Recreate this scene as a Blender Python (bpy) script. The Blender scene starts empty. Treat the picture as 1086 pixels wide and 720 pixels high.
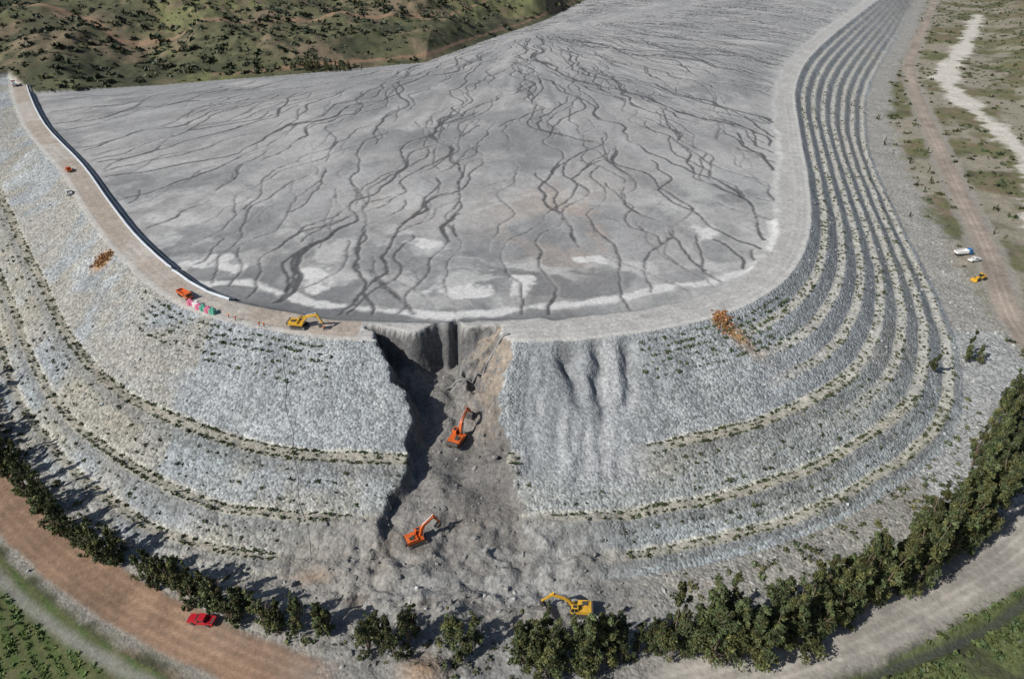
import bpy, bmesh, math, random
import numpy as np
from mathutils import Vector, Matrix, Euler
random.seed(7); np.random.seed(7)
scene = bpy.context.scene
F32 = np.float32

# ------------------------------------------------------------------ numerics
_tabs = {}
def vnoise(X, Y, scale, seed):
    if seed not in _tabs:
        _tabs[seed] = np.random.RandomState(seed).rand(256, 256).astype(F32)
    T = _tabs[seed]
    x = X / scale + 31.7 * (seed % 7); y = Y / scale + 17.3 * (seed % 5)
    xi = np.floor(x).astype(np.int32); yi = np.floor(y).astype(np.int32)
    fx = (x - xi).astype(F32); fy = (y - yi).astype(F32)
    fx = fx * fx * (3 - 2 * fx); fy = fy * fy * (3 - 2 * fy)
    a = T[xi & 255, yi & 255]; b = T[(xi + 1) & 255, yi & 255]
    c = T[xi & 255, (yi + 1) & 255]; d = T[(xi + 1) & 255, (yi + 1) & 255]
    return (a * (1 - fx) + b * fx) * (1 - fy) + (c * (1 - fx) + d * fx) * fy

def fbm(X, Y, scale, seed, octv=4, gain=0.5):
    out = 0; amp = 1.0; tot = 0
    for i in range(octv):
        out = out + amp * vnoise(X, Y, scale / (2.03 ** i), seed + i * 13)
        tot += amp; amp *= gain
    return out / tot

def ss(a, b, x):
    t = np.clip((x - a) / (b - a), 0, 1)
    return t * t * (3 - 2 * t)

def smooth_line(pts, n=4):
    P = [np.array(p, float) for p in pts]
    P = [2 * P[0] - P[1]] + P + [2 * P[-1] - P[-2]]
    out = []
    for i in range(1, len(P) - 2):
        for k in range(n):
            t = k / n
            a, b, c, d = P[i - 1], P[i], P[i + 1], P[i + 2]
            out.append(0.5 * ((2 * b) + (-a + c) * t + (2 * a - 5 * b + 4 * c - d) * t * t + (-a + 3 * b - 3 * c + d) * t ** 3))
    out.append(P[-2])
    return np.array(out)

def dist_line(X, Y, L):
    best = np.full(X.shape, 1e12, F32)
    for i in range(len(L) - 1):
        ax, ay = L[i][:2]; bx, by = L[i + 1][:2]
        dx, dy = bx - ax, by - ay
        l2 = dx * dx + dy * dy + 1e-9
        t = np.clip(((X - ax) * dx + (Y - ay) * dy) / l2, 0, 1)
        d = (X - ax - t * dx) ** 2 + (Y - ay - t * dy) ** 2
        best = np.minimum(best, d)
    return np.sqrt(best)

def inpoly(X, Y, P):
    ins = np.zeros(X.shape, bool)
    n = len(P)
    for i in range(n):
        x1, y1 = P[i][:2]; x2, y2 = P[(i + 1) % n][:2]
        if y1 == y2: continue
        c = ((y1 > Y) != (y2 > Y))
        ins ^= c & (X < (x2 - x1) * (Y - y1) / (y2 - y1) + x1)
    return ins

# ------------------------------------------------------------------ site survey (metres, crest level = 0)
crest = smooth_line([(-330, 470), (-302, 425), (-250, 352), (-198, 290), (-162, 243), (-132, 206), (-97, 172), (-62, 157.5),
                     (-41, 153.5), (4, 153), (25, 155), (52, 163), (72, 175), (91, 196), (108, 229), (125, 278),
                     (146, 347), (180, 450), (243, 578), (396, 830), (570, 1110)], 4)
toe = smooth_line([(-352, 455), (-322, 410), (-278, 335), (-232, 262), (-178, 197), (-146, 155), (-118, 127), (-90, 106), (-68, 96),
                   (-42, 92), (-18, 91), (11, 92), (36, 95), (65, 104), (93, 119), (117, 138), (135, 166),
                   (149, 202), (166, 262), (191, 348), (216, 416), (273, 540), (406, 774), (529, 996), (640, 1180)], 4)
hb_x = [-3000, -330, -290, -234, -131, -63, -18, 34, 83, 200, 560, 3000]
hb_y = [440, 440, 416, 450, 491, 523, 621, 727, 870, 1090, 1110, 1300]
tailpoly = list(crest) + [(200, 1090), (83, 870), (34, 727), (-18, 621), (-63, 523), (-131, 491), (-234, 450), (-290, 430)]
embpoly = list(crest) + list(toe[::-1])
road = smooth_line([(-240, 220), (-190, 177), (-150, 141), (-118.6, 113.5), (-86.8, 92), (-62.5, 80), (-42, 71.8), (-24, 66.5), (-4, 63.5), (18, 66),
                    (41.6, 72), (66, 79.5), (89.5, 90), (112.6, 102), (145, 128), (162, 158), (169, 196), (194, 256), (223, 334), (281, 483),
                    (335, 608), (412, 745), (556, 996), (700, 1250)], 4)
river = smooth_line([(560, 900), (445, 719), (340, 560), (302, 437), (282, 371), (250, 308), (226, 256), (215, 200)], 4)
whitestream = smooth_line([(-106, 187), (-83, 188), (-59, 176), (-39, 172), (-17, 168), (4.7, 173), (24, 176), (45, 184), (82, 200), (97, 235)], 4)
ditch = smooth_line([(50, 62), (67, 71.8), (85, 78), (103.6, 87), (135, 108)], 3)

def axis(kn, sp, a, b):
    out = [a]; x = a
    while x < b:
        x += float(np.interp(x, kn, sp)); out.append(x)
    return np.array(out)
gx = axis([-4000, -1000, -500, -250, -120, 120, 250, 500, 1000, 4000], [250, 16, 4, .9, .5, .5, 1.1, 4, 16, 250], -4000, 4000)
gy = axis([-1500, 0, 56, 66, 230, 350, 600, 1000, 1600, 5000], [200, 6, .7, .5, .5, .9, 2.0, 5, 30, 250], -1500, 5000)
NX, NY = len(gx), len(gy)
X, Y = np.meshgrid(gx.astype(F32), gy.astype(F32))   # shape NY,NX
print("grid", NX, NY, NX * NY)

inT = inpoly(X, Y, tailpoly)
inE = inpoly(X, Y, embpoly) & ~inT
dc = dist_line(X, Y, crest)
dt = dist_line(X, Y, toe)
dr = dist_line(X, Y, road)
f = np.where(inE, dc / (dc + dt + 1e-6), np.where(inT, 0, 1)).astype(F32)

yb = np.interp(X, hb_x, hb_y).astype(F32)
cxr = np.interp(Y, crest[40:, 1], crest[40:, 0])
rightside = X > cxr
left = (~rightside) & (X < 500)
hillrise = np.maximum(0, Y - yb)
rough = fbm(X, Y, 90, 11, 5)
g = np.full(X.shape, -20.0, F32)
g = np.where(left, -20 + 18.8 * ss(190, 420, Y) + hillrise * 0.13 + ss(0, 60, hillrise) * (rough - .5) * 50, g)
rx = np.interp(Y, road[60:, 1], road[60:, 0])
eastd = np.maximum(0, X - rx - 70)
g = np.where(rightside, -20 + (0.16 * eastd + ss(0, 60, eastd) * (rough - .5) * 22) * ss(150, 300, Y), g)
g = g + np.where(Y > 1150, (Y - 1150) * 0.12, 0)
gnear = ss(6, 12, dr)
g = g + (fbm(X, Y, 9, 21, 4) - .5) * 1.3 * gnear
g = g + np.where(dr < 6, -0.1, 0)
baseg = g.copy()

# tailings surface
rA = np.sqrt((X - 12) ** 2 + (Y - 590) ** 2)
cone = np.clip(1 - rA / 430, 0, 1) * 7 * np.clip((yb - Y) / 90, 0, 1) * np.clip(dc / 40, 0, 1)
tz = -1.3 + cone + (fbm(X, Y, 60, 31, 3) - .5) * 1.0

# ---- drainage network on the tailings: runoff threads traced down the fan
R = 0.6
rx0, ry0 = -320.0, 150.0
RW, RH = int(760 / R), int(800 / R)
PX, PY = np.meshgrid(rx0 + np.arange(RW) * R, ry0 + np.arange(RH) * R)
PX = PX.astype(F32); PY = PY.astype(F32)
cr_in = inpoly(PX, PY, tailpoly) & (dist_line(PX[::4, ::4], PY[::4, ::4], crest).repeat(4, 0).repeat(4, 1)[:RH, :RW] > 14)
def blur(a, r=1):
    o = a.copy()
    for _ in range(r):
        o = (o * 2 + np.roll(o, 1, 0) + np.roll(o, -1, 0) + np.roll(o, 1, 1) + np.roll(o, -1, 1)) / 6
    return o
def dil(a):
    o = a.copy()
    for d in ((1, 0), (-1, 0), (0, 1), (0, -1)): o = np.maximum(o, np.roll(a, d, (0, 1)))
    return o
rs = np.random.RandomState(5)
ch = np.zeros((RH, RW), F32)
for fam, (NP, l0, l1, a1, a2, mk, st) in enumerate([(340, 250, 950, 7.0, 4.5, 3.4, 1.1), (330, 80, 420, 5.0, 4.5, 3.6, .9), (360, 60, 340, 3.5, 4.0, 3.4, .8), (420, 60, 260, 3.0, 4.0, 3.4, .65), (700, 20, 120, 4.0, 5.0, 4.6, .5)]):
    pot = fbm(PX, PY, 34, 41 + fam * 3, 2, .5) * a1 + fbm(PX, PY, 10, 47 + fam * 3, 3, .6) * a2
    gyy, gxx = np.gradient(pot, R)
    meander = (fbm(PX, PY, 15, 53 + fam, 3, .65) - .5) * mk
    ang = rs.rand(NP) * 2 * math.pi; rad = 8 + 390 * rs.rand(NP) ** (1.2 if fam == 0 else .8)
    px = 12 + rad * np.cos(ang); py = 590 + rad * np.sin(ang)
    k2 = rs.rand(NP) < .18
    tt = rs.rand(NP)
    px[k2] = (12 + tt * 240 + rs.randn(NP) * 40)[k2]; py[k2] = (600 + tt * 330 + rs.randn(NP) * 30)[k2]
    count = np.zeros((RH, RW), F32)
    alive = np.ones(NP, bool)
    life = rs.randint(l0, l1, NP)
    wx = np.zeros(NP); wy = np.zeros(NP)
    for s in range(l1):
        ix = ((px - rx0) / R).astype(int); iy = ((py - ry0) / R).astype(int)
        ok = (ix > 1) & (iy > 1) & (ix < RW - 2) & (iy < RH - 2)
        alive &= ok & (s < life)
        ix = np.clip(ix, 0, RW - 1); iy = np.clip(iy, 0, RH - 1)
        alive &= cr_in[iy, ix]
        if not alive.any(): break
        np.add.at(count, (iy[alive], ix[alive]), 1)
        tsp = np.clip(((px - 12) * 240 + (py - 590) * 360) / (240 ** 2 + 360 ** 2), 0, 1)
        dx = px - (12 + tsp * 240); dy = py - (590 + tsp * 360)
        n = np.hypot(dx, dy) + 1e-6
        dx = dx / n; dy = dy / n - .12
        mm = meander[iy, ix]
        vx = dx - gxx[iy, ix] * 1.0 - dy * mm; vy = dy - gyy[iy, ix] * 1.0 + dx * mm
        n = np.hypot(vx, vy) + 1e-6
        wx = .45 * wx + .55 * vx / n; wy = .45 * wy + .55 * vy / n
        n = np.hypot(wx, wy) + 1e-6
        px = px + wx / n * R; py = py + wy / n * R
    c1 = np.clip(count, 0, 1) * st
    c2 = np.clip((count - 9) / 22.0, 0, 1)
    ch = np.maximum(ch, np.maximum(blur(c1) * 1.15, blur(dil(c2)) * .9))
def sampler(A, Xs, Ys):
    u = (Xs - rx0) / R; v = (Ys - ry0) / R
    i = np.clip(np.floor(u).astype(int), 0, RW - 2); j = np.clip(np.floor(v).astype(int), 0, RH - 2)
    fu = np.clip(u - i, 0, 1); fv = np.clip(v - j, 0, 1)
    o = (A[j, i] * (1 - fu) + A[j, i + 1] * fu) * (1 - fv) + (A[j + 1, i] * (1 - fu) + A[j + 1, i + 1] * fu) * fv
    return np.where((u < 0) | (v < 0) | (u > RW - 1) | (v > RH - 1), 0, o)
chan = sampler(ch, X, Y).astype(F32) * inT
chan *= np.clip(.05 + 1.75 * fbm(X, Y, 22, 51, 4), 0, 1)
tz = tz - chan * 0.4

wcrest = np.where(X < -20, 9.5, 10.5) + (fbm(X, Y, 12, 61, 3) - .5) * np.where(X > -30, 6.0, 0.8)
kk = ss(0, 3.0, dc - wcrest)
z_in = (0 + (fbm(X, Y, 3, 66, 2) - .5) * .25) * (1 - kk) + tz * kk

# embankment profile
pf = [0, .50, .56, .755, .80, .905, .945, 1]; pg = [0, .585, .572, .805, .79, .945, .93, 1]
ns = 7
qf = [0]; qg = [0]
for i in range(1, ns + 1):
    c0 = i / (ns + .4); qf += [c0 - .045, c0 + .005]; qg += [c0 + .012, c0]
qf.append(1); qg.append(1)
fw = np.clip(f + (fbm(X, Y, 14, 71, 3) - .5) * .018 * inE, 0, 1)
wr = ss(128, 190, Y + (X - 60) * .25) * ss(55, 80, X)
# slumped, rain-cut face east of the breach
scn = (fbm(X, Y, 12, 75, 4) - .5)
rillR = ss(-1, 4, X + scn * 4) * (1 - ss(28, 46, X + (154 - Y) * .25 + scn * 22)) * ss(108, 118, Y + scn * 12)
prof = np.interp(fw, pf, pg)
prof = prof * (1 - rillR) + np.interp(f, [0, .12, .45, .78, 1], [0, .16, .50, .80, 1]) * rillR
prof = prof * (1 - wr) + np.interp(fw, qf, qg) * wr
z_e = baseg * prof
rock = (fbm(X, Y, 1.7, 81, 3, .6) - .5) * .5 + (fbm(X, Y, 9, 83, 2) - .5) * .9
edge = np.clip(dc / 3, 0, 1) * np.clip(dt / 4, 0, 1)
wxr = X + 10 * (fbm(X, Y, 22, 5, 3) - .5) + 2.5 * (fbm(X, Y, 5, 6, 2) - .5)
rill = np.abs(fbm(wxr, Y * .16, 5.2, 91, 3, .55) - .5) * 2
wx2 = X + 5 * (fbm(X, Y, 7, 7, 3) - .5)
big = np.exp(-((wx2 - 13.5 - (154 - Y) * .20) / 2.1) ** 2) * ss(132, 150, Y) + np.exp(-((wx2 - 23 + (154 - Y) * .03) / 1.6) ** 2) * ss(124, 150, Y) * .8 + .6 * np.exp(-((wx2 - 31 + (154 - Y) * .1) / 1.4) ** 2) * ss(128, 148, Y)
z_e = z_e + rock * edge * (1 - .5 * wr) * (1 - .35 * rillR) - edge * (1 - rill) * (0.4 + 1.5 * rillR) * .8 * (1 - .6 * wr) - 3.4 * big * edge
z_e = z_e + rillR * edge * (fbm(X, Y, 8, 95, 3) - .45) * 2.2 * ss(.35, .6, f)

z = np.where(inT, z_in, np.where(inE, z_e, g))

# breach
wob = (fbm(X, Y, 8, 101, 4, .62) - .5)
xl = np.interp(Y, [88, 95, 105, 117, 130, 138, 148, 155, 161], [-35, -31.5, -28.5, -25, -25.0, -27, -33.5, -39.5, -41]) + wob * 8
xr = np.interp(Y, [88, 95, 107, 121, 133, 147, 154, 161], [8, 6, 3, -2.0, -2.5, -1.5, -1.5, -2]) + wob * 8
bn = fbm(X, Y, 10, 105, 3, .5)
ybk = 161.0 + (bn - .5) * 9 + 4.5 * np.exp(-((X + 16 + wob * 3) / 1.3) ** 2) - 3.0 * np.exp(-((X + 27) / 4) ** 2)
floor = np.interp(Y, [84, 92, 100, 108, 115, 130, 150, 160], [-20.3, -19.6, -18.6, -17.6, -16.8, -15.8, -15.2, -13.2]) + (fbm(X, Y, 5, 107, 4) - .5) * 3.4
floor = floor + 2.4 * np.exp(-((X + 19) / 4.) ** 2 - ((Y - 146) / 6) ** 2) + 3.2 * np.exp(-((X + 7) / 4.) ** 2 - ((Y - 146) / 9) ** 2) + 3.0 * np.exp(-((X + 30) / 5.) ** 2 - ((Y - 155) / 5) ** 2)
gul = np.abs(fbm(X, Y, 5.5, 109, 4, .6) - .5) * 2
kb = 3.2 + 5.0 * fbm(X, Y, 9, 113, 2)
cut = np.minimum(np.minimum((2.4 + 2.2 * fbm(X, Y, 7, 117, 2)) * (X - xl), (.85 + .7 * fbm(X, Y, 7, 119, 2)) * (xr - X)), kb * (ybk - Y))
carve = (cut > 0) & (Y > 86) & (Y < 172)
cutn = np.maximum(cut, 0)
cutn = cutn + 1.0 * np.sin(cutn * 1.1 + wob * 9) * ss(.5, 2.5, cutn) * .8   # slump steps
zc = np.maximum(floor, z - cutn * (.75 + .6 * gul))
breach = carve & (zc < z - .3)
z = np.where(carve, np.minimum(z, zc), z)
fanm = np.exp(-(((X + 13) / 37) ** 4) - ((Y - 96 + np.abs(X + 13) * .12) / 13) ** 4)
spill = np.exp(-(((X + 5) / 29) ** 4) - ((Y - 74) / 14) ** 4)
lump = np.abs(fbm(X, Y, 6, 111, 4, .55) - .5) * 2
z = z + fanm * (0.2 + 3.4 * lump * (1 - .5 * ss(100, 112, Y)) - .8) + spill * (.1 + 1.6 * lump) * (1 - .6 * fanm)
z = z + 2.6 * np.exp(-((X + 16) / 5) ** 2 - ((Y - 71) / 3.5) ** 2) + 2.2 * np.exp(-((X + 12) / 6) ** 2 - ((Y - 84) / 4) ** 2) + 1.8 * np.exp(-((X - 3) / 7) ** 2 - ((Y - 84) / 3.5) ** 2)
dd = dist_line(X, Y, ditch)
z = z - 1.0 * (1 - ss(.6, 1.8, dd))
def pad(cx, cy, r, zz):
    global z
    w = 1 - ss(r, r + 2.5, np.hypot(X - cx, Y - cy)); z = z * (1 - w) + zz * w
pad(-13.5, 131, 3.2, -15.6); pad(-20.5, 101, 3.2, -18.2); pad(13, 84.5, 3.0, -19.6)
z = z.astype(F32)
gy_, gx_ = np.gradient(z, gy, gx)
slope = np.hypot(gx_, gy_)

def H(x, y):
    i = int(np.clip(np.searchsorted(gx, x) - 1, 0, NX - 2)); j = int(np.clip(np.searchsorted(gy, y) - 1, 0, NY - 2))
    a = (x - gx[i]) / (gx[i + 1] - gx[i]); b = (y - gy[j]) / (gy[j + 1] - gy[j])
    return float((z[j, i] * (1 - a) + z[j, i + 1] * a) * (1 - b) + (z[j + 1, i] * (1 - a) + z[j + 1, i + 1] * a) * b)

# ------------------------------------------------------------------ colours (albedo)
def C(*c): return np.array(c, F32)
def mix(col, c, m):
    m = np.clip(m, 0, 1)[..., None]
    return col * (1 - m) + c * m
N1 = fbm(X, Y, 26, 121, 5); N2 = fbm(X, Y, 6, 131, 4, .6); N3 = fbm(X, Y, 70, 141, 4); N4 = fbm(X, Y, 2.2, 151, 3, .6)
col = np.ones(X.shape + (3,), F32) * C(.10, .10, .055)
col = mix(col, C(.175, .135, .092), ss(.44, .60, N1) * .85)
col = mix(col, C(.055, .060, .035), ss(.5, .62, N2) * .75)
col = mix(col, C(.15, .16, .068), ss(.50, .62, N3) * .75 * ss(.3, .55, N2))
col = mix(col, C(.045, .050, .030), ss(.50, .62, fbm(X, Y, 45, 145, 4)) * .75)
hill = left & (Y > yb)
tr1 = np.abs(hillrise - 14 - 10 * (fbm(X, X * 0, 60, 161, 2) - .5)); tr2 = np.abs(hillrise - 130 - 60 * (fbm(X, X * 0, 150, 163, 2) - .5)); tr3 = np.abs(hillrise - 330 - 90 * (fbm(X, X * 0, 200, 164, 2) - .5))
col = mix(col, C(.23, .145, .10), hill * (1 - ss(2, 6, tr1 + N2 * 3)) * (X > -200) * .85)
col = mix(col, C(.25, .165, .11), hill * (1 - ss(2.0, 5, tr2)) * .85)
col = mix(col, C(.22, .14, .10), hill * (1 - ss(4, 9, tr3)) * .8)
es = rightside & (Y > 110)
col = mix(col, C(.27, .245, .195), es * ss(.38, .55, 1 - N1) * .9 * (1 - ss(15, 60, eastd)))
col = mix(col, C(.135, .14, .07), es * ss(.47, .58, N1) * ss(.35, .55, N2) * (1 - ss(15, 60, eastd)) * .75)
col = mix(col, C(.22, .155, .105), es * ss(20, 80, eastd) * ss(.35, .6, N2) * .85)
drv = dist_line(X, Y, river) + (N2 - .5) * 14 + (N1 - .5) * 14
rv = (1 - ss(4, 10, drv)) * rightside
col = mix(col, C(.52, .49, .44), rv * .95)
apron = (1 - ss(10, 20, dt + (N2 - .5) * 14)) * (~inT) * (~inE)
col = mix(col, C(.28, .275, .255), apron * .95)
inner = (~inT) & (~inE) & (dt < 34) & (Y < 190)
yroad = np.interp(X, road[:56, 0], road[:56, 1])
betw = inner & (Y > yroad) & (X > -200) & (X < 130)
col = mix(col, C(.25, .24, .215), betw * (.55 + .4 * ss(.4, .6, N2)))
rub = inner & (X > 100) & (Y > 110) & (Y < 230)
col = mix(col, C(.31, .32, .315), rub * .9)
shoulder = (1 - ss(5.5, 8.0, dr + (N2 - .5) * 4)) * (~inT) * (~inE)
col = mix(col, C(.27, .255, .225), shoulder * .85)
fld = (Y < yroad - 9) & (X < -30) & (X > -260) & (~inE)
rows = .5 + .5 * np.sin((X * .70 + Y * .71 + (N1 - .5) * 3) * 2 * math.pi / 2.6)
col = mix(col, C(.12, .11, .055), fld * .85)
col = mix(col, C(.07, .105, .032), fld * (.35 + .65 * rows) * ss(.2, .45, N2))
col = mix(col, C(.23, .225, .20), fld * (1 - ss(.8, 2.6, np.abs(dr - 10.5) + N2)) * .85)
fld2 = (Y < yroad - 7) & (X > 25) & (Y > -100)
col = mix(col, C(.105, .125, .05), fld2 * ss(.25, .5, N2) * .85)
wbrown = 1 - ss(-50, 5, X) * (Y < 140)
wbrown = np.where(Y > 140, .35, wbrown)
rc = C(.235, .155, .105)[None, None, :] * wbrown[..., None] + C(.29, .27, .24)[None, None, :] * (1 - wbrown[..., None])
rw = np.where(Y > 140, 3.9, np.where(X > 0, 4.3, 4.8)) + (N2 - .5) * 1.6
rm = (1 - ss(-.5, .6, dr - rw)) * (~inE) * (~inT) * (1 - ss(.25, .6, spill))
col = col * (1 - rm[..., None]) + rc * rm[..., None]
rutm = np.exp(-((dr - 1.1) / .35) ** 2) + np.exp(-((dr - 3.0) / .4) ** 2) * (Y < 140)
col *= (1 + rm * rutm * .32 * (.4 + N1))[..., None]
col *= (1 + rm * (N2 - .5) * .7 + rm * (N1 - .5) * .6)[..., None]
col = mix(col, C(.05, .055, .05), (1 - ss(.5, 1.3, dd)) * .8)
rockf = np.clip(.35 + .5 * apron + .4 * rub, 0, 1) * (1 - rm * .85) * (1 - fld * .6)

# embankment
ec = np.ones_like(col) * C(.28, .297, .298)
ec = mix(ec, C(.375, .395, .402), ss(.5, .65, N2) * .55)
ec = mix(ec, C(.185, .198, .205), ss(.46, .62, fbm(X, Y * .35, 9, 171, 4)) * .7)
ec = mix(ec, C(.24, .262, .28), ss(.4, .6, fbm(X, Y, 28, 173, 3)) * .5)
low = ss(.50, .58, f)
ec = mix(ec, C(.29, .27, .222), low * ss(.40, .6, N1) * .75)
ec = mix(ec, C(.265, .297, .305), low * ss(.46, .62, fbm(X, Y, 35, 175, 2)) * .65)
ec = mix(ec, C(.28, .255, .205), (X < -85) * ss(.42, .6, fbm(X, Y, 15, 177, 3)) * .55)
ec = mix(ec, C(.31, .327, .335), wr * .4)
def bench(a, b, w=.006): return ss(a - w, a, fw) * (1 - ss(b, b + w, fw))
bfA = (bench(.50, .56) + bench(.755, .80) + bench(.905, .945)) * (1 - rillR); bfB = 0 * fw; bshadeB = 0 * fw
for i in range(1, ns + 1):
    c0 = i / (ns + .4); bfB = bfB + bench(c0 - .048, c0 + .003, .004); bshadeB = bshadeB + bench(c0 - .105, c0 - .058, .012)
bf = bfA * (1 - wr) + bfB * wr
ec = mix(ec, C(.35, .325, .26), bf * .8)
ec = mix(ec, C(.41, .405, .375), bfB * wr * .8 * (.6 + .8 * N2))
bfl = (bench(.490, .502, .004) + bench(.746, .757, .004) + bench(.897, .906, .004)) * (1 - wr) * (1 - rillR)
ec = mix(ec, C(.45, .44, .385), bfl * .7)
for f0 in (.62, .66, .70, .85, .875):
    ec = mix(ec, C(.17, .175, .14), np.exp(-((fw - f0) / .004) ** 2) * ss(.4, .55, N1) * .55 * (1 - wr))
bshade = (bench(.565, .605, .02) + bench(.81, .84, .015) + bench(.95, .97, .01)) * (1 - wr) * (1 - rillR) + bshadeB * wr * .35
ec = mix(ec, C(.155, .16, .155), bshade * .65)  # shade on the slopes beside the benches, painted into the colour
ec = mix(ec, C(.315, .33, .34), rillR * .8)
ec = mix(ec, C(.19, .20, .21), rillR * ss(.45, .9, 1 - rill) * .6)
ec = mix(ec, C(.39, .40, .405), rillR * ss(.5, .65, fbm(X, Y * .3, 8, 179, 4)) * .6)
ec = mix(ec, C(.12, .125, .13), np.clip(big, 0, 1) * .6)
och = np.exp(-((X - 60 - (Y - 164) * -.8) / 3.0) ** 2 - ((Y - 163) / 6.5) ** 2) * ss(.3, .5, N4 + .1) + 1.2 * np.exp(-((X + 137) / 3.2) ** 2 - ((Y - 206) / 3.6) ** 2)
ec = mix(ec, C(.30, .185, .09), och * 1.3)
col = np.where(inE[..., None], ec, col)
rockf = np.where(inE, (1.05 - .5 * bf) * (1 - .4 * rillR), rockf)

# tailings
wX = X + 22 * (fbm(X, Y, 24, 301, 4, .6) - .5); wY = Y + 22 * (fbm(X, Y, 24, 311, 4, .6) - .5)
tc = np.ones_like(col) * C(.285, .286, .285)
tc = mix(tc, C(.205, .21, .215), ss(.40, .60, fbm(wX, wY, 55, 181, 4)) * .85)
tc = mix(tc, C(.37, .365, .355), ss(.48, .66, fbm(wX, wY, 30, 183, 5)) * .6)
tc = mix(tc, C(.36, .36, .355), ss(330, 600, Y) * .4)
tht = np.arctan2(Y - 590, X - 12)
streak = fbm(tht * 160 + (N1 - .5) * 8, rA * .12, 4, 185, 4, .6)
tc *= (1 + (streak - .5) * .6)[..., None]
warm = np.exp(-((X - 22) / 26) ** 2 - ((Y - 235) / 42) ** 2) + .8 * np.exp(-((X + 38) / 16) ** 2 - ((Y - 262) / 25) ** 2)
tc = mix(tc, C(.36, .305, .265), warm * ss(.42, .55, N1) * .8)
pal = ss(.54, .68, fbm(wX, wY * 1.3, 17, 187, 5, .6)) * (1 - ss(225, 310, Y))
tc = mix(tc, C(.46, .46, .45), pal * .65)
tc = mix(tc, C(.42, .42, .41), ss(.54, .66, fbm(wX * 1.2, wY * .8, 30, 189, 5)) * ss(50, 75, X) * .5)
wX2 = X + 14 * (fbm(X, Y, 9, 321, 4, .65) - .5); wY2 = Y + 12 * (fbm(X, Y, 9, 331, 4, .65) - .5)
patch = np.exp(-((wX2 + 100) / 7) ** 2 - ((wY2 - 203) / 4.5) ** 2) + np.exp(-((wX2 + 92) / 5) ** 2 - ((wY2 - 197) / 2.5) ** 2) + np.exp(-((wX2 + 16) / 9) ** 2 - ((wY2 - 181) / 3) ** 2) + np.exp(-((wX2 - 3) / 5) ** 2 - ((wY2 - 186) / 7) ** 2) + np.exp(-((wX2 + 62) / 4) ** 2 - ((wY2 - 190) / 8) ** 2) + np.exp(-((wX2 - 25) / 6) ** 2 - ((wY2 - 205) / 3) ** 2)
patch = patch + .8 * np.exp(-((wX2 + 28) / 8) ** 2 - ((wY2 - 215) / 4) ** 2) + .8 * np.exp(-((wX2 - 70) / 5) ** 2 - ((wY2 - 225) / 9) ** 2)
wet = np.exp(-((X + 62) / 36) ** 2 - ((Y - 169 - (X < -62) * (-62 - X) * .35) / 9) ** 2)
tc = mix(tc, C(.105, .11, .115), wet * .98)
wet2 = np.exp(-((X - 10) / 50) ** 2 - ((Y - 166) / 6) ** 2) + ss(.50, .60, fbm(wX, wY, 22, 341, 4)) * (1 - ss(200, 250, Y)) * .8
tc = mix(tc, C(.145, .15, .155), wet2 * .8)
tc = mix(tc, C(.55, .55, .54), ss(.25, .5, patch * (.4 + 1.1 * N2)) * .9)
tc = mix(tc, C(.40, .40, .385), (1 - ss(10, 26, dc + (N2 - .5) * 16)) * ss(20, 60, X) * .75)
dws = dist_line(wX2 * .25 + X * .75, wY2 * .25 + Y * .75, whitestream) + (N2 - .5) * 4
tc = mix(tc, C(.54, .54, .53), (1 - ss(.8, 2.6, dws)) * .95)
tc = mix(tc, C(.37, .365, .36), ss(.02, .2, sampler(blur(ch, 4), X, Y)) * .25)
tc = mix(tc, C(.06, .062, .066), ss(.04, .55, chan) * .88)
cl = X < -42
crr = np.ones_like(col) * C(.37, .365, .35)
crr = mix(crr, C(.33, .285, .24), cl * 1.0)
crr = mix(crr, C(.40, .375, .34), cl * ss(.45, .6, N1) * .7)
crr *= (1 + (np.exp(-((dc - 3.3) / .5) ** 2) + np.exp(-((dc - 5.8) / .5) ** 2)) * .14 * (N1 + .3) + (N2 - .5) * .35)[..., None]
crr = mix(crr, C(.48, .475, .45), np.exp(-((dc - .9) / .9) ** 2) * .85)
kc = ss(-.5, .8, dc - wcrest)
tcc = tc * kc[..., None] + crr * (1 - kc[..., None])
col = np.where(inT[..., None], tcc, col)
rockf = np.where(inT, .22 * (1 - kc) + .03, rockf)

# breach colours
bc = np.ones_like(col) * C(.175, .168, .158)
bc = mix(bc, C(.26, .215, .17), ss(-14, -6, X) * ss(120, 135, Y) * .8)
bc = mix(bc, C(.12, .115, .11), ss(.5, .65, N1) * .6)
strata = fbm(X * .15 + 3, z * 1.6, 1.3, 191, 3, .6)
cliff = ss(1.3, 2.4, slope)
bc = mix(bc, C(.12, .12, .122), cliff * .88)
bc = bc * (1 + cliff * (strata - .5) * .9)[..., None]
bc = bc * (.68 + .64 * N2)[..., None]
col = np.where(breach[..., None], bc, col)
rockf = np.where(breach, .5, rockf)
fm = np.clip(fanm * 1.3 + spill * 1.2, 0, 1) * (~breach) * ss(.3, .5, N2 + (fanm + spill) * .4)
fcol = C(.195, .193, .185)
col = mix(col, fcol, fm * .9)
col = mix(col, C(.28, .28, .27), fm * ss(.5, .62, fbm(X, Y, 7, 351, 4)) * .7)
col = mix(col, C(.24, .205, .165), fanm * ss(.5, .6, N1) * .35)
hp = np.exp(-((X + 16) / 4.5) ** 2 - ((Y - 71) / 3.5) ** 2) + .7 * np.exp(-((X + 42) / 4) ** 2 - ((Y - 93) / 1.5) ** 2)
col = mix(col, C(.25, .18, .125), hp)
rockf = np.where(fm > .3, .55, rockf)
col *= (.84 + .32 * N4)[..., None]
col = np.clip(col, .01, .8)

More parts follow.
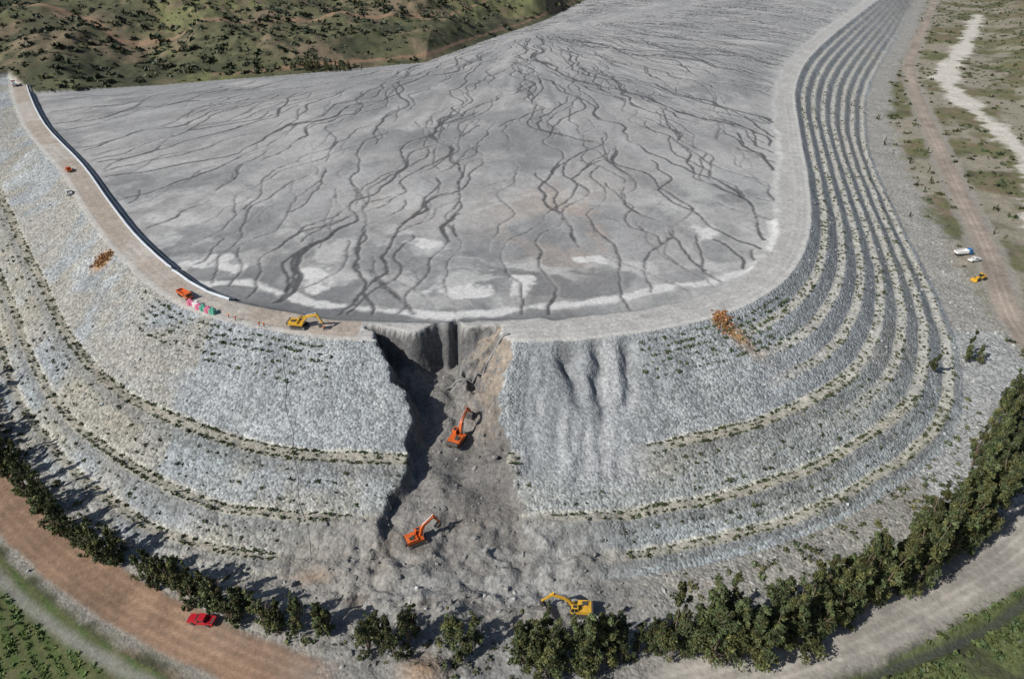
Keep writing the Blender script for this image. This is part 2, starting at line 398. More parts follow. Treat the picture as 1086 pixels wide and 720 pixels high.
# ------------------------------------------------------------------ mesh utils
def mesh_np(name, V, Q, colr=None, extra=None, smooth=True):
    me = bpy.data.meshes.new(name)
    V = np.ascontiguousarray(V, F32); Q = np.ascontiguousarray(Q, np.int32)
    k = Q.shape[1]
    me.vertices.add(len(V)); me.vertices.foreach_set("co", V.ravel())
    me.loops.add(Q.size); me.loops.foreach_set("vertex_index", Q.ravel())
    me.polygons.add(len(Q)); me.polygons.foreach_set("loop_start", np.arange(0, Q.size, k, dtype=np.int32))
    try: me.polygons.foreach_set("loop_total", np.full(len(Q), k, np.int32))
    except Exception: pass
    me.polygons.foreach_set("use_smooth", np.full(len(Q), smooth, bool))
    me.update(calc_edges=True)
    if colr is not None:
        a = me.attributes.new("Col", 'FLOAT_COLOR', 'POINT')
        c4 = np.ones((len(V), 4), F32); c4[:, :3] = colr
        a.data.foreach_set("color", c4.ravel())
    if extra is not None:
        a = me.attributes.new("rock", 'FLOAT', 'POINT')
        a.data.foreach_set("value", np.ascontiguousarray(extra, F32))
    return me

def link(name, me, mats=(), parent=None):
    ob = bpy.data.objects.new(name, me)
    scene.collection.objects.link(ob)
    for m in mats: ob.data.materials.append(m)
    if parent: ob.parent = parent
    return ob

# ------------------------------------------------------------------ materials
def new_mat(name):
    m = bpy.data.materials.new(name); m.use_nodes = True
    nt = m.node_tree; nt.nodes.clear()
    o = nt.nodes.new('ShaderNodeOutputMaterial'); b = nt.nodes.new('ShaderNodeBsdfPrincipled')
    nt.links.new(b.outputs[0], o.inputs[0])
    return m, nt, b
def ground_material(name, bumpk=1.0, spec=.2):
    m, nt, b = new_mat(name); L = nt.links.new; N = nt.nodes.new
    b.inputs['Roughness'].default_value = .93
    b.inputs['Specular IOR Level'].default_value = spec
    geo = N('ShaderNodeNewGeometry')
    at = N('ShaderNodeAttribute'); at.attribute_name = 'Col'
    ar = N('ShaderNodeAttribute'); ar.attribute_name = 'rock'
    def math_(op, a, c, clamp=False):
        n = N('ShaderNodeMath'); n.operation = op; n.use_clamp = clamp
        for i, v in enumerate((a, c)):
            if isinstance(v, (int, float)): n.inputs[i].default_value = v
            else: L(v, n.inputs[i])
        return n.outputs[0]
    no = N('ShaderNodeTexNoise'); no.inputs['Scale'].default_value = .9; no.inputs['Detail'].default_value = 4; no.inputs['Roughness'].default_value = .68
    L(geo.outputs['Position'], no.inputs['Vector'])
    v1 = N('ShaderNodeTexVoronoi'); v1.inputs['Scale'].default_value = 1.6; L(geo.outputs['Position'], v1.inputs['Vector'])
    s1 = N('ShaderNodeSeparateColor'); L(v1.outputs['Color'], s1.inputs[0])
    k1 = math_('ADD', math_('MULTIPLY', s1.outputs[0], .78), .55)
    mixk = math_('ADD', math_('MULTIPLY', math_('SUBTRACT', k1, .94), ar.outputs['Fac']), 1.0)
    nk = math_('ADD', math_('MULTIPLY', no.outputs[0], .95), .525)
    tot = math_('MULTIPLY', mixk, nk)
    vm = N('ShaderNodeVectorMath'); vm.operation = 'SCALE'
    L(at.outputs['Color'], vm.inputs[0]); L(tot, vm.inputs['Scale'])
    L(vm.outputs[0], b.inputs['Base Color'])
    hgt = math_('ADD', math_('MULTIPLY', math_('MULTIPLY', v1.outputs['Distance'], ar.outputs['Fac']), -.45), math_('MULTIPLY', no.outputs[0], .35))
    bp = N('ShaderNodeBump'); bp.inputs['Strength'].default_value = .7 * bumpk; bp.inputs['Distance'].default_value = .8
    L(hgt, bp.inputs['Height']); L(bp.outputs[0], b.inputs['Normal'])
    return m
M_ground = ground_material("scrub_ground"); M_emb = ground_material("rockfill"); M_tail = ground_material("tailings_silt", .6, .35); M_road = ground_material("packed_dirt", .7)

def simple(name, c, rough=.5, metal=0, var=.15, scale=2.0):
    m, nt, b = new_mat(name); L = nt.links.new; N = nt.nodes.new
    tc_ = N('ShaderNodeTexCoord'); no = N('ShaderNodeTexNoise'); no.inputs['Scale'].default_value = scale; no.inputs['Detail'].default_value = 5
    L(tc_.outputs['Object'], no.inputs['Vector'])
    r = N('ShaderNodeMapRange'); r.inputs[3].default_value = 1 - var * 1.5; r.inputs[4].default_value = 1 + var
    L(no.outputs[0], r.inputs[0])
    vm = N('ShaderNodeVectorMath'); vm.operation = 'SCALE'; vm.inputs[0].default_value = c; L(r.outputs[0], vm.inputs['Scale'])
    L(vm.outputs[0], b.inputs['Base Color'])
    b.inputs['Roughness'].default_value = rough; b.inputs['Metallic'].default_value = metal
    return m
M_or = simple("orange_paint", (.58, .115, .02), .55, var=.3); M_ye = simple("yellow_paint", (.62, .36, .035), .55, var=.3); M_red = simple("red_paint", (.42, .015, .025), .3, var=.1)
M_dark = simple("track_steel", (.06, .055, .05), .7); M_glass = simple("glass", (.02, .03, .035), .1, var=.02); M_rub = simple("rubber", (.03, .03, .03), .8)
M_gry = simple("grey_metal", (.3, .3, .3), .4, .5); M_wht = simple("white_paint", (.7, .7, .68), .4, var=.06); M_blue = simple("blue_paint", (.03, .16, .42), .4)
M_pink = simple("pink_plastic", (.70, .20, .32), .5); M_grn = simple("green_plastic", (.10, .38, .28), .5); M_pipe = simple("hdpe_pipe_plastic", (.52, .56, .60), .45, var=.2, scale=.4)
M_blkp = simple("black_pipe_plastic", (.035, .05, .07), .4); M_hose = simple("dusty_hose", (.13, .13, .13), .8); M_bark = simple("bark", (.16, .12, .085), .9); M_liner = simple("geotextile", (.25, .25, .25), .8, var=.4, scale=.8)

def leaf_material(name):
    m, nt, b = new_mat(name); L = nt.links.new; N = nt.nodes.new
    at = N('ShaderNodeAttribute'); at.attribute_name = 'Col'
    oi = N('ShaderNodeObjectInfo')
    r = N('ShaderNodeMapRange'); r.inputs[3].default_value = .7; r.inputs[4].default_value = 1.3; L(oi.outputs['Random'], r.inputs[0])
    vm = N('ShaderNodeVectorMath'); vm.operation = 'SCALE'; L(at.outputs['Color'], vm.inputs[0]); L(r.outputs[0], vm.inputs['Scale'])
    L(vm.outputs[0], b.inputs['Base Color']); b.inputs['Roughness'].default_value = .6
    b.inputs['Specular IOR Level'].default_value = .3
    return m
M_leaf = leaf_material("foliage")

# ------------------------------------------------------------------ terrain objects
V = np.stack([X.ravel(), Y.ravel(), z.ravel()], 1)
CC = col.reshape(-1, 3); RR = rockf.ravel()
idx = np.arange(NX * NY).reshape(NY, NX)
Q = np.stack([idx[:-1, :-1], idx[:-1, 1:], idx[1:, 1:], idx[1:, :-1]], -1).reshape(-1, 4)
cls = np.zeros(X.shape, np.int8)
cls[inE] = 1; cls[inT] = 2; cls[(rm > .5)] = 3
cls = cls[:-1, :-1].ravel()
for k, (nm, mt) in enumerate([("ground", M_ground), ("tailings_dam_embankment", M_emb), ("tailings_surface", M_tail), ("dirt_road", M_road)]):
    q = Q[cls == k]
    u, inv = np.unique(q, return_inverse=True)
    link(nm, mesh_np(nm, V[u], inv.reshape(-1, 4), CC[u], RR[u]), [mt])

# ------------------------------------------------------------------ vegetation
def clumps(name, P, rad, k, lsz, base, var=.35, flat=.7, seed=1):
    r = np.random.RandomState(seed); n = len(P)
    P = np.asarray(P, F32); rad = np.asarray(rad, F32)
    d = r.randn(n, k, 3); d /= np.linalg.norm(d, axis=2, keepdims=True)
    d[..., 2] = np.abs(d[..., 2]) * flat
    rr = rad[:, None, None] * (r.rand(n, k, 1) ** .4) * (.75 + .5 * r.rand(n, k, 1))
    c = P[:, None, :] + d * rr
    a = r.randn(n, k, 3); a /= np.linalg.norm(a, axis=2, keepdims=True)
    b2 = r.randn(n, k, 3); b2 -= (a * b2).sum(2, keepdims=True) * a; b2 /= np.linalg.norm(b2, axis=2, keepdims=True)
    s = (lsz * rad)[:, None, None] * (.6 + .8 * r.rand(n, k, 1))
    a = a * s; b2 = b2 * s * .65
    Vv = np.stack([c - a, c - b2, c + a, c + b2], 2).reshape(-1, 3)
    Qq = np.arange(len(Vv)).reshape(-1, 4)
    cb = np.asarray(base, F32)[None, None, :] * (1 + (r.rand(n, 1, 1) - .5) * 2 * var) * (.7 + .6 * r.rand(n, k, 1))
    cb = cb * (1 + np.array([.25, 0, -.1]) * (r.rand(n, 1, 1) - .4) * 1.5)
    cols = np.repeat(cb.reshape(-1, 3), 4, 0)
    return link(name, mesh_np(name, Vv, Qq, np.clip(cols, .01, .8), smooth=False), [M_leaf])

def pick(mask, prob, seed):
    r = np.random.RandomState(seed)
    m = mask & (r.rand(*X.shape) < prob)
    j, i = np.nonzero(m)
    return np.stack([X[j, i], Y[j, i], z[j, i]], 1)

area = (np.gradient(gx)[None, :] * np.gradient(gy)[:, None])
okE = inE & ~breach & (fanm < .3) & (rillR < .35)
P = []
for f0 in (.503, .528, .555): P.append(pick(okE & (np.abs(fw - f0) < .0045) & (wr < .6), .55 if f0 != .528 else .2, 201))
for f0 in (.60, .64, .68, .72, .762, .793): P.append(pick(okE & (np.abs(fw - f0) < .0042) & (wr < .6), .48 if f0 > .75 else .13, 202))
for f0 in (.84, .87, .912, .938): P.append(pick(okE & (np.abs(fw - f0) < .0042) & (wr < .6), .42 if f0 > .9 else .13, 203))
P = np.concatenate(P)
r_ = np.random.RandomState(3)
clumps("bench_shrubs", P, .25 + .48 * r_.rand(len(P)) ** 1.4, 12, .5, (.066, .090, .036), seed=2)
P = []
for i in range(1, ns + 1):
    c0 = i / (ns + .4)
    for f0 in (c0 - .04, c0 - .02, c0): P.append(pick(okE & (np.abs(fw - f0) < .005) & (wr >= .3) & (Y < 520), .21, 204 + i))
P = np.concatenate(P)
clumps("terrace_shrubs", P, .22 + .5 * r_.rand(len(P)) ** 1.5, 9, .55, (.08, .10, .042), seed=3)
P = []
for f0 in (.04, .075, .11, .145, .18, .215):
    P.append(pick(inE & (~breach) & (np.abs(f - f0) < .005) & (((X > 34) & (X < 84) & (Y < 196)) | ((X < -48) & (X > -112))), (.34 if f0 < .12 else .17), 205))
P = np.concatenate(P)
clumps("slope_planting", P, .27 + .45 * r_.rand(len(P)), 12, .5, (.05, .075, .03), seed=4)
P = pick(okE & (f > .55), .012, 206)
clumps("embankment_weeds", P, .12 + .25 * r_.rand(len(P)), 8, .6, (.11, .12, .055), seed=5)
nat = (~inT) & (~inE) & (rm < .3) & (rv < .3)
dens = ss(.42, .6, N2) * (0.25 + .75 * ss(.4, .6, fbm(X, Y, 60, 211, 3)))
P = pick(nat & left & (Y > yb + 3) & (Y < 1500) & (X > -900) & (X < 400), np.clip(area * .07 * (dens + .06), 0, .8), 212)
clumps("hillside_scrub", P, .7 + 2.8 * r_.rand(len(P)) ** 2.5, 11, .55, (.048, .058, .032), seed=6)
print("scrub", len(P))
P = pick(nat & rightside & (Y > 130) & (Y < 1200) & (X < 900) & (apron < .6), np.clip(area * .05 * (dens + .05), 0, .8), 213)
clumps("valley_scrub", P, .5 + 1.6 * r_.rand(len(P)) ** 2, 11, .55, (.07, .082, .042), seed=7)
P = pick(nat & (~rightside) & (X < -130) & (Y > 120) & (Y <= yb + 3) & (X > -500), np.clip(area * .02 * dens, 0, .8), 214)
clumps("roadside_scrub", P, .5 + 1.2 * r_.rand(len(P)) ** 2, 12, .55, (.06, .08, .03), seed=8)
P = pick((fld & (rows > .35) & (dr > 12.0) & (Y > 40) & (X > -150)), np.clip(area * 1.8, 0, .6) * ss(.3, .5, N2), 215)
print("crops", len(P))
clumps("crop_plants", P, .2 + .5 * r_.rand(len(P)) ** 1.5, 9, .6, (.075, .115, .035), seed=9)
P = pick((fld2 & (dr > 7.5) & (Y > 40) & (X < 160) & (dd > 1.5)), np.clip(area * .5, 0, .9) * (dens + .1), 216)
P2 = pick((fld2 & (np.abs(dd - 2.2) < .5)), .25, 217)
P = np.concatenate([P, P2])
clumps("ditch_bushes", P, .35 + .9 * r_.rand(len(P)) ** 2, 16, .5, (.08, .11, .04), seed=10)
P = pick(betw & (dr > 6.0) & (fanm < .2), .035 * np.ones_like(X), 218)
clumps("verge_bushes", P, .3 + 1.0 * r_.rand(len(P)) ** 2, 16, .45, (.075, .09, .04), seed=11)
r5 = np.random.RandomState(9)
for (cx, cy, sx, sy, n) in ((-137, 206.5, 2.6, 2.2, 140), (59.5, 165, 2.5, 3.0, 110)):
    bx = cx + r5.randn(n) * sx * .6; by = cy + r5.randn(n) * sy * .6
    P = np.array([(a, b, H(a, b) - .1 + .5 * math.exp(-((a - cx) / sx) ** 2 - ((b - cy) / sy) ** 2)) for a, b in zip(bx, by)])
    clumps("dry_brush_pile", P, np.full(n, .5), 14, .5, (.25, .14, .065), seed=12)

def boulders(name, P, rad, mat, colr, seed):
    r = np.random.RandomState(seed)
    t = (1 + 5 ** .5) / 2
    iv = np.array([(-1, t, 0), (1, t, 0), (-1, -t, 0), (1, -t, 0), (0, -1, t), (0, 1, t), (0, -1, -t), (0, 1, -t), (t, 0, -1), (t, 0, 1), (-t, 0, -1), (-t, 0, 1)]) / 1.9
    it = np.array([(0, 11, 5), (0, 5, 1), (0, 1, 7), (0, 7, 10), (0, 10, 11), (1, 5, 9), (5, 11, 4), (11, 10, 2), (10, 7, 6), (7, 1, 8), (3, 9, 4), (3, 4, 2), (3, 2, 6), (3, 6, 8), (3, 8, 9), (4, 9, 5), (2, 4, 11), (6, 2, 10), (8, 6, 7), (9, 8, 1)])
    n = len(P)
    v = iv[None] * (.7 + .6 * r.rand(n, 12, 1)) * (.6 + .7 * r.rand(n, 1, 3)) * np.asarray(rad)[:, None, None]
    th = r.rand(n) * 6.28; c, s = np.cos(th)[:, None], np.sin(th)[:, None]
    v = np.stack([v[..., 0] * c - v[..., 1] * s, v[..., 0] * s + v[..., 1] * c, v[..., 2]], 2) + P[:, None, :]
    q = it[None] + (np.arange(n) * 12)[:, None, None]
    cb = np.repeat(np.asarray(colr)[None] * (.65 + .6 * r.rand(n, 1)), 12, 0)
    return link(name, mesh_np(name, v.reshape(-1, 3), q.reshape(-1, 3), cb, np.full(n * 12, .1), smooth=False), [mat])
P = pick(okE & (bf < .3) & (Y < 260), np.clip(area * .055, 0, .5), 221)
boulders("rockfill_boulders", P, .13 + .38 * r_.rand(len(P)) ** 2.5, M_emb, (.33, .345, .345), 31); print("boulders", len(P))
P = pick((breach | (fanm > .35) | (spill > .4)) & (slope < 1.6), np.clip(area * .16, 0, .6), 222)
boulders("debris_boulders", P, .13 + .6 * r_.rand(len(P)) ** 3, M_emb, (.23, .225, .215), 32)
P = pick((rub | (apron > .5)) & (Y < 260) & (rm < .2), np.clip(area * .08, 0, .6), 223)
boulders("toe_rubble", P, .18 + .55 * r_.rand(len(P)) ** 3, M_emb, (.34, .34, .33), 33)

# ---- trees
def tube_np(pts, rads, n=7):
    pts = [Vector(p) for p in pts]; Vv = []; Qq = []
    for i, p in enumerate(pts):
        d = (pts[min(i + 1, len(pts) - 1)] - pts[max(i - 1, 0)]).normalized()
        a = d.orthogonal().normalized(); b = d.cross(a)
        for k in range(n):
            t = 2 * math.pi * k / n
            Vv.append(p + (a * math.cos(t) + b * math.sin(t)) * rads[i])
    for i in range(len(pts) - 1):
        for k in range(n):
            Qq.append((i * n + k, i * n + (k + 1) % n, (i + 1) * n + (k + 1) % n, (i + 1) * n + k))
    return Vv, Qq
def make_tree_mesh(name, seed, Ht, W, nclump, kleaf, low=.12):
    r = random.Random(seed); rn = np.random.RandomState(seed)
    Vv, Qq = [], []
    def add(v, q):
        o = len(Vv); Vv.extend([tuple(a) for a in v]); Qq.extend([tuple(i + o for i in t) for t in q])
    stems = r.choice([1, 1, 2, 3]); tips = []
    for s in range(stems):
        a = r.random() * 6.28; lean = .03 + .06 * r.random() * stems
        hh = Ht * (.72 + .28 * r.random()) if s else Ht; pts = []; rr = []
        for i in range(7):
            t = i / 6
            pts.append((math.cos(a) * lean * hh * t ** 1.3 + r.uniform(-.1, .1) * i * .4, math.sin(a) * lean * hh * t ** 1.3 + r.uniform(-.1, .1) * i * .4, hh * t * .95 - .3))
            rr.append(.22 * (1 - t) + .03)
        add(*tube_np(pts, rr))
        for b in range(12):
            t = r.uniform(low + .03, .95); k = t * 6; i = int(k); u = k - i
            p = Vector(pts[i]).lerp(Vector(pts[min(i + 1, 6)]), u)
            aa = r.random() * 6.28
            env = W * .5 * (1.05 - t) ** .85 * r.uniform(.55, 1.2)
            q = p + Vector((math.cos(aa) * env, math.sin(aa) * env, env * r.uniform(.25, .8)))
            mid = p.lerp(q, .5) + Vector((0, 0, -.1 * env))
            add(*tube_np([p, mid, q], [.07, .045, .015], 5)); tips.append((q, t)); tips.append((mid.lerp(q, .4), t))
        tips.append((Vector(pts[-1]), 1)); tips.append((Vector(pts[-2]), 1))
    nb = len(Qq)
    Vv = np.array(Vv); Qq = np.array(Qq)
    LV, LC = [], []
    for c in range(nclump):
        q, t = tips[c % len(tips)] if c < len(tips) * 2 else r.choice(tips)
        cen = np.array(q) + rn.randn(3) * np.array([.35, .35, .5]) * W / 6
        R_ = W / 6 * r.uniform(.45, 1.15) * (1.15 - .5 * t)
        k = int(kleaf * r.uniform(.6, 1.3))
        d = rn.randn(k, 3); d /= np.linalg.norm(d, axis=1, keepdims=True)
        cc = cen + d * R_ * (rn.rand(k, 1) ** .45) * np.array([1, 1, 1.45])
        a = rn.randn(k, 3) + np.array([0, 0, -.4]); a /= np.linalg.norm(a, axis=1, keepdims=True)
        b = d + .7 * rn.randn(k, 3); b = np.cross(a, b); b /= np.linalg.norm(b, axis=1, keepdims=True)
        s = .27 * (.6 + .8 * rn.rand(k, 1))
        LV.append(np.stack([cc - a * s, cc - b * s * .5, cc + a * s, cc + b * s * .5], 1).reshape(-1, 3))
        base = np.array((.064, .082, .034)) * r.uniform(.5, 1.65) * (np.array([1.25, 1, .85]) if r.random() < .4 else 1)
        LC.append(np.repeat(base[None] * (.7 + .6 * rn.rand(k, 1)), 4, 0))
    LV = np.concatenate(LV); LC = np.concatenate(LC)
    LV[:, 2] = np.maximum(LV[:, 2], .15)
    LQ = np.arange(len(LV)).reshape(-1, 4) + len(Vv)
    colr = np.concatenate([np.full((len(Vv), 3), .15), LC])
    me = mesh_np(name, np.concatenate([Vv, LV]), np.concatenate([Qq, LQ]), colr, smooth=False)
    me.materials.append(M_bark); me.materials.append(M_leaf)
    mi = np.ones(len(me.polygons), np.int32); mi[:nb] = 0
    me.polygons.foreach_set("material_index", mi)
    return me
tall = [make_tree_mesh("eucalyptus_crown_%d" % i, 40 + i, 18.5, 6.0, 68, 76, .03) for i in range(8)]
small = [make_tree_mesh("young_eucalyptus_crown_%d" % i, 60 + i, 11.0, 4.2, 38, 66, .05) for i in range(6)]
def tree(x, y, kind, s):
    me = random.choice(tall if kind else small)
    ob = bpy.data.objects.new("eucalyptus_tree", me); scene.collection.objects.link(ob)
    ob.location = (x, y, H(x, y) - .15); ob.rotation_euler = (random.uniform(-.05, .05), random.uniform(-.05, .05), random.random() * 6.28)
    ob.scale = (s * random.uniform(.85, 1.2), s * random.uniform(.85, 1.2), s * random.uniform(.8, 1.2))
def belt(pts, step, kind, s0, s1, jit):
    L = smooth_line(pts, 6); acc = 0
    for i in range(len(L) - 1):
        d = np.hypot(*(L[i + 1] - L[i])); acc += d
        while acc > step:
            acc -= step
            p = L[i] + (L[i + 1] - L[i]) * random.random() + np.random.randn(2) * jit
            tree(p[0], p[1], kind, random.uniform(s0, s1))
belt([(-215, 205), (-180, 176), (-150, 149), (-127, 125.5), (-104.7, 108.5), (-86.5, 97.5), (-66, 88), (-47, 81), (-34, 79)], 2.2, 0, .6, 1.05, .9)
belt([(-140, 141), (-100, 106.5), (-66, 89.5), (-36, 81)], 8, 1, .4, .58, .8)
for p in ((-27, 76), (-24.5, 76.5), (-22, 75), (-19.5, 77), (-12, 77), (-9.5, 75), (-7.0, 76.5)): tree(p[0], p[1], 1, random.uniform(.55, .78))
belt([(-2, 74), (8, 73), (19, 73.5)], 1.9, 1, .7, 1.02, 1.0)
belt([(17, 75), (33, 76)], 2.4, 1, .55, .8, 1.0)
belt([(30, 74.5), (46, 76.0), (55, 79)], 2.1, 1, .85, 1.15, 1.1)
belt([(53, 79), (62, 82), (71.5, 87.0), (82, 92.5), (93.4, 100), (105, 108), (117, 120)], 2.1, 1, .8, 1.15, 1.3)
belt([(117, 120), (129, 135), (138, 150)], 2.4, 1, .62, .92, 1.3)
belt([(45, 80), (70, 91), (95, 106), (118, 128)], 5, 0, .7, 1.1, 1.5)
for p in ((139, 172), (141, 175), (123, 163), (143, 172)): tree(p[0], p[1], 1, .45)
for i in range(34): tree(-128 + random.gauss(0, 12), 494 + random.gauss(0, 4), 1, random.uniform(.25, .42))
for i in range(18): tree(215 + random.gauss(0, 18), 360 + random.gauss(0, 70), 1, random.uniform(.12, .26))

# ------------------------------------------------------------------ pipes
def pipe(name, pts, r, mat, n=10, lift=0.0, drape=True):
    P3 = [(p[0], p[1], (H(p[0], p[1]) + lift + r) if drape else p[2]) for p in pts]
    v, q = tube_np(P3, [r] * len(P3), n)
    return link(name, mesh_np(name, np.array([tuple(a) for a in v]), np.array(q)), [mat])
def offset_line(L, d):
    out = []
    for i in range(len(L)):
        t = L[min(i + 1, len(L) - 1)] - L[max(i - 1, 0)]; t = t / (np.hypot(*t) + 1e-9)
        out.append(L[i] + np.array([-t[1], t[0]]) * d)
    return np.array(out)
def dens_(L, step=2.0):
    o = []
    for i in range(len(L) - 1):
        n = max(1, int(np.hypot(*(L[i + 1] - L[i])) / step))
        for k in range(n): o.append(L[i] + (L[i + 1] - L[i]) * k / n)
    return o + [L[-1]]
lc = [p for p in crest if p[0] < -80 and p[1] < 440]
pipe("tailings_pipeline", dens_(offset_line(np.array(lc), 9.6)), .42, M_pipe)
pipe("water_pipeline", dens_(offset_line(np.array(lc), 11.4)), .35, M_blkp)
hy = np.linspace(156, 97, 60)
pipe("drain_hose", [(x + .35 * math.sin(y * .5) + .3 * math.sin(y * .21), y) for x, y in zip(np.interp(np.linspace(0, 1, 60), [0, .4, 1], [-62, -56, -43]), hy)], .05, M_hose, 6)
lx = np.linspace(0, 1, 14)
pipe("slumped_liner", [(float(np.interp(t, [0, .4, 1], [-1.0, -7.0, -18.0])), float(np.interp(t, [0, .4, 1], [156.5, 153.0, 149.5])) + .3 * math.sin(t * 9)) for t in lx], .36, M_liner, 8)

# ------------------------------------------------------------------ machines
class B:
    def __init__(s): s.bm = bmesh.new()
    def box(s, c, d, rot=None, bev=0):
        m = Matrix.Translation(c)
        if rot: m = m @ Euler(rot).to_matrix().to_4x4()
        m = m @ Matrix.Diagonal((*d, 1))
        g_ = bmesh.ops.create_cube(s.bm, size=1, matrix=m)
        if bev:
            es_ = list({e for v in g_['verts'] for e in v.link_edges})
            bmesh.ops.bevel(s.bm, geom=es_, offset=bev, segments=2, affect='EDGES', profile=.6)
        return s
    def cyl(s, c, r, h, axis_='Y', n=20, r2=None):
        m = Matrix.Translation(c)
        if axis_ == 'Y': m = m @ Matrix.Rotation(math.pi / 2, 4, 'X')
        if axis_ == 'X': m = m @ Matrix.Rotation(math.pi / 2, 4, 'Y')
        bmesh.ops.create_cone(s.bm, cap_ends=True, segments=n, radius1=r, radius2=r if r2 is None else r2, depth=h, matrix=m)
        return s
    def rod(s, a, b, r, n=10):
        a = Vector(a); b = Vector(b); d = b - a
        m = Matrix.Translation((a + b) / 2) @ d.to_track_quat('Z', 'Y').to_matrix().to_4x4()
        bmesh.ops.create_cone(s.bm, cap_ends=True, segments=n, radius1=r, radius2=r, depth=d.length, matrix=m)
        return s
    def prism(s, pts, y0, y1, bev=0):
        a = [s.bm.verts.new((p[0], y0, p[1])) for p in pts]; b = [s.bm.verts.new((p[0], y1, p[1])) for p in pts]
        n = len(pts); fs = [s.bm.faces.new(a), s.bm.faces.new(b[::-1])]
        for i in range(n): fs.append(s.bm.faces.new((a[i], b[i], b[(i + 1) % n], a[(i + 1) % n])))
        bmesh.ops.recalc_face_normals(s.bm, faces=fs)
        if bev:
            es_ = list({e for f_ in fs for e in f_.edges})
            bmesh.ops.bevel(s.bm, geom=es_, offset=bev, segments=2, affect='EDGES', profile=.6)
        return s
    def done(s, name, mat, parent):
        me = bpy.data.meshes.new(name); s.bm.to_mesh(me); s.bm.free()
        return link(name, me, [mat], parent)
def root(name, loc, rz, sc=1, rx_=0, ry_=0):
    e = bpy.data.objects.new(name, None); scene.collection.objects.link(e)
    e.empty_display_size = 1
    e.location = loc; e.rotation_euler = (rx_, ry_, rz); e.scale = (sc,) * 3
    return e
def rot2(pts, a, o):
    c, s = math.cos(a), math.sin(a)
    return [(o[0] + x * c - y * s, o[1] + x * s + y * c) for x, y in pts]
def excavator(x, y, rz, paint, boom_a=.75, stick_a=-1.0, bucket_a=-1.9, sc=1.1, swing=0, zz=None):
    E = root("excavator", (x, y, (H(x, y) if zz is None else zz) - .05), rz, sc)
    t = B()
    for sy in (-1.25, 1.25):
        prof_ = [(-2.1, .12), (-1.75, 0), (1.75, 0), (2.1, .12), (2.32, .5), (2.15, .85), (1.8, .98), (-1.8, .98), (-2.15, .85), (-2.32, .5)]
        t.prism(prof_, sy - .32, sy + .32, .03)
        for i in range(15): t.box((-2.0 + i * .286, sy, 1.0), (.1, .64, .06)).box((-1.8 + i * .257, sy, -.0), (.1, .64, .05))
    t.box((0, 0, .62), (2.2, 1.9, .5), bev=.05).cyl((0, 0, .98), .75, .3, 'Z')
    t.done("tracks", M_dark, E)
    w = B()
    for sy in (-1.59, 1.59):
        w.cyl((1.85, sy, .5), .36, .06).cyl((-1.85, sy, .5), .36, .06)
        for i in range(5): w.cyl((-1.2 + i * .6, sy, .25), .2, .06)
    w.done("track_rollers", M_gry, E)
    U = bpy.data.objects.new("upper_structure", None); scene.collection.objects.link(U); U.parent = E; U.rotation_euler = (0, 0, swing)
    b = B()
    b.prism([(-2.5, 1.25), (1.5, 1.2), (1.5, 1.55), (.3, 1.75), (.1, 2.15), (-1.4, 2.3), (-2.5, 2.15)], -1.35, .25, .05)
    b.prism([(-2.5, 1.25), (1.5, 1.2), (1.5, 1.42), (.0, 1.5), (-.1, 2.15), (-2.5, 2.15)], .26, 1.35, .05)
    b.done("engine_house", paint, U)
    b = B(); b.prism([(-3.0, 1.35), (-2.45, 1.2), (-2.45, 2.2), (-2.85, 2.2), (-3.05, 1.9)], -1.3, 1.3, .08); b.done("counterweight", M_dark, U)
    b = B(); b.cyl((-1.6, -.8, 2.5), .08, .5, 'Z').box((-1.2, -.5, 2.36), (1.1, .9, .1), bev=.02).box((-.6, .0, 2.32), (.5, .3, .15)); b.done("exhaust_and_grille", M_dark, U)
    b = B(); b.prism([(.02, 1.43), (1.62, 1.43), (1.72, 1.9), (1.45, 3.0), (.12, 3.0), (.02, 2.4)], .38, 1.33, .05)
    b.done("cab", paint, U)
    b = B()
    for yy0, yy1 in ((1.335, 1.35), (.36, .375)):
        b.prism([(.18, 1.95), (.78, 1.95), (.78, 2.85), (.22, 2.85)], yy0, yy1); b.prism([(.88, 1.75), (1.6, 1.9), (1.38, 2.85), (.88, 2.85)], yy0, yy1)
    b.box((1.645, .855, 2.35), (.03, .75, 1.0), rot=(0, -.24, 0)); b.box((.75, .85, 3.01), (.8, .6, .02))
    b.done("cab_windows", M_glass, U)
    o = (.9, 1.7)
    prof_b = [(-.2, .15), (2.0, 1.35), (3.0, 1.45), (5.6, .62), (5.75, .35), (5.45, .28), (2.85, .75), (2.2, .62), (.25, -.25), (-.2, -.2)]
    bp = rot2(prof_b, boom_a - .25, o)
    b = B(); b.prism(bp, -.27, .27, .04); b.done("boom", paint, U)
    tip = rot2([(5.5, .45)], boom_a - .25, o)[0]
    sp = rot2([(-.75, .28), (.0, .32), (2.9, .14), (3.0, -.12), (.2, -.3), (-.35, -.2)], stick_a, tip)
    b = B(); b.prism(sp, -.2, .2, .03); b.done("dipper_arm", paint, U)
    st = rot2([(2.9, 0)], stick_a, tip)[0]
    bk = rot2([(-.1, .25), (.45, .38), (1.05, .15), (1.35, -.45), (1.25, -.75), (1.1, -.5), (.75, -.55), (.3, -.5), (-.05, -.2)], bucket_a, st)
    b = B(); b.prism(bk, -.55, .55, .03)
    for i in range(5):
        yy = -.45 + .225 * i; t1 = rot2([(1.25, -.72), (1.2, -1.0)], bucket_a, st); b.rod((t1[0][0], yy, t1[0][1]), (t1[1][0], yy, t1[1][1]), .05, 6)
    b.done("bucket", M_dark, U)
    b = B()
    kn = rot2([(2.35, .7)], boom_a - .25, o)[0]; kt = rot2([(2.6, 1.5)], boom_a - .25, o)[0]; se = rot2([(-.65, .2)], stick_a, tip)[0]
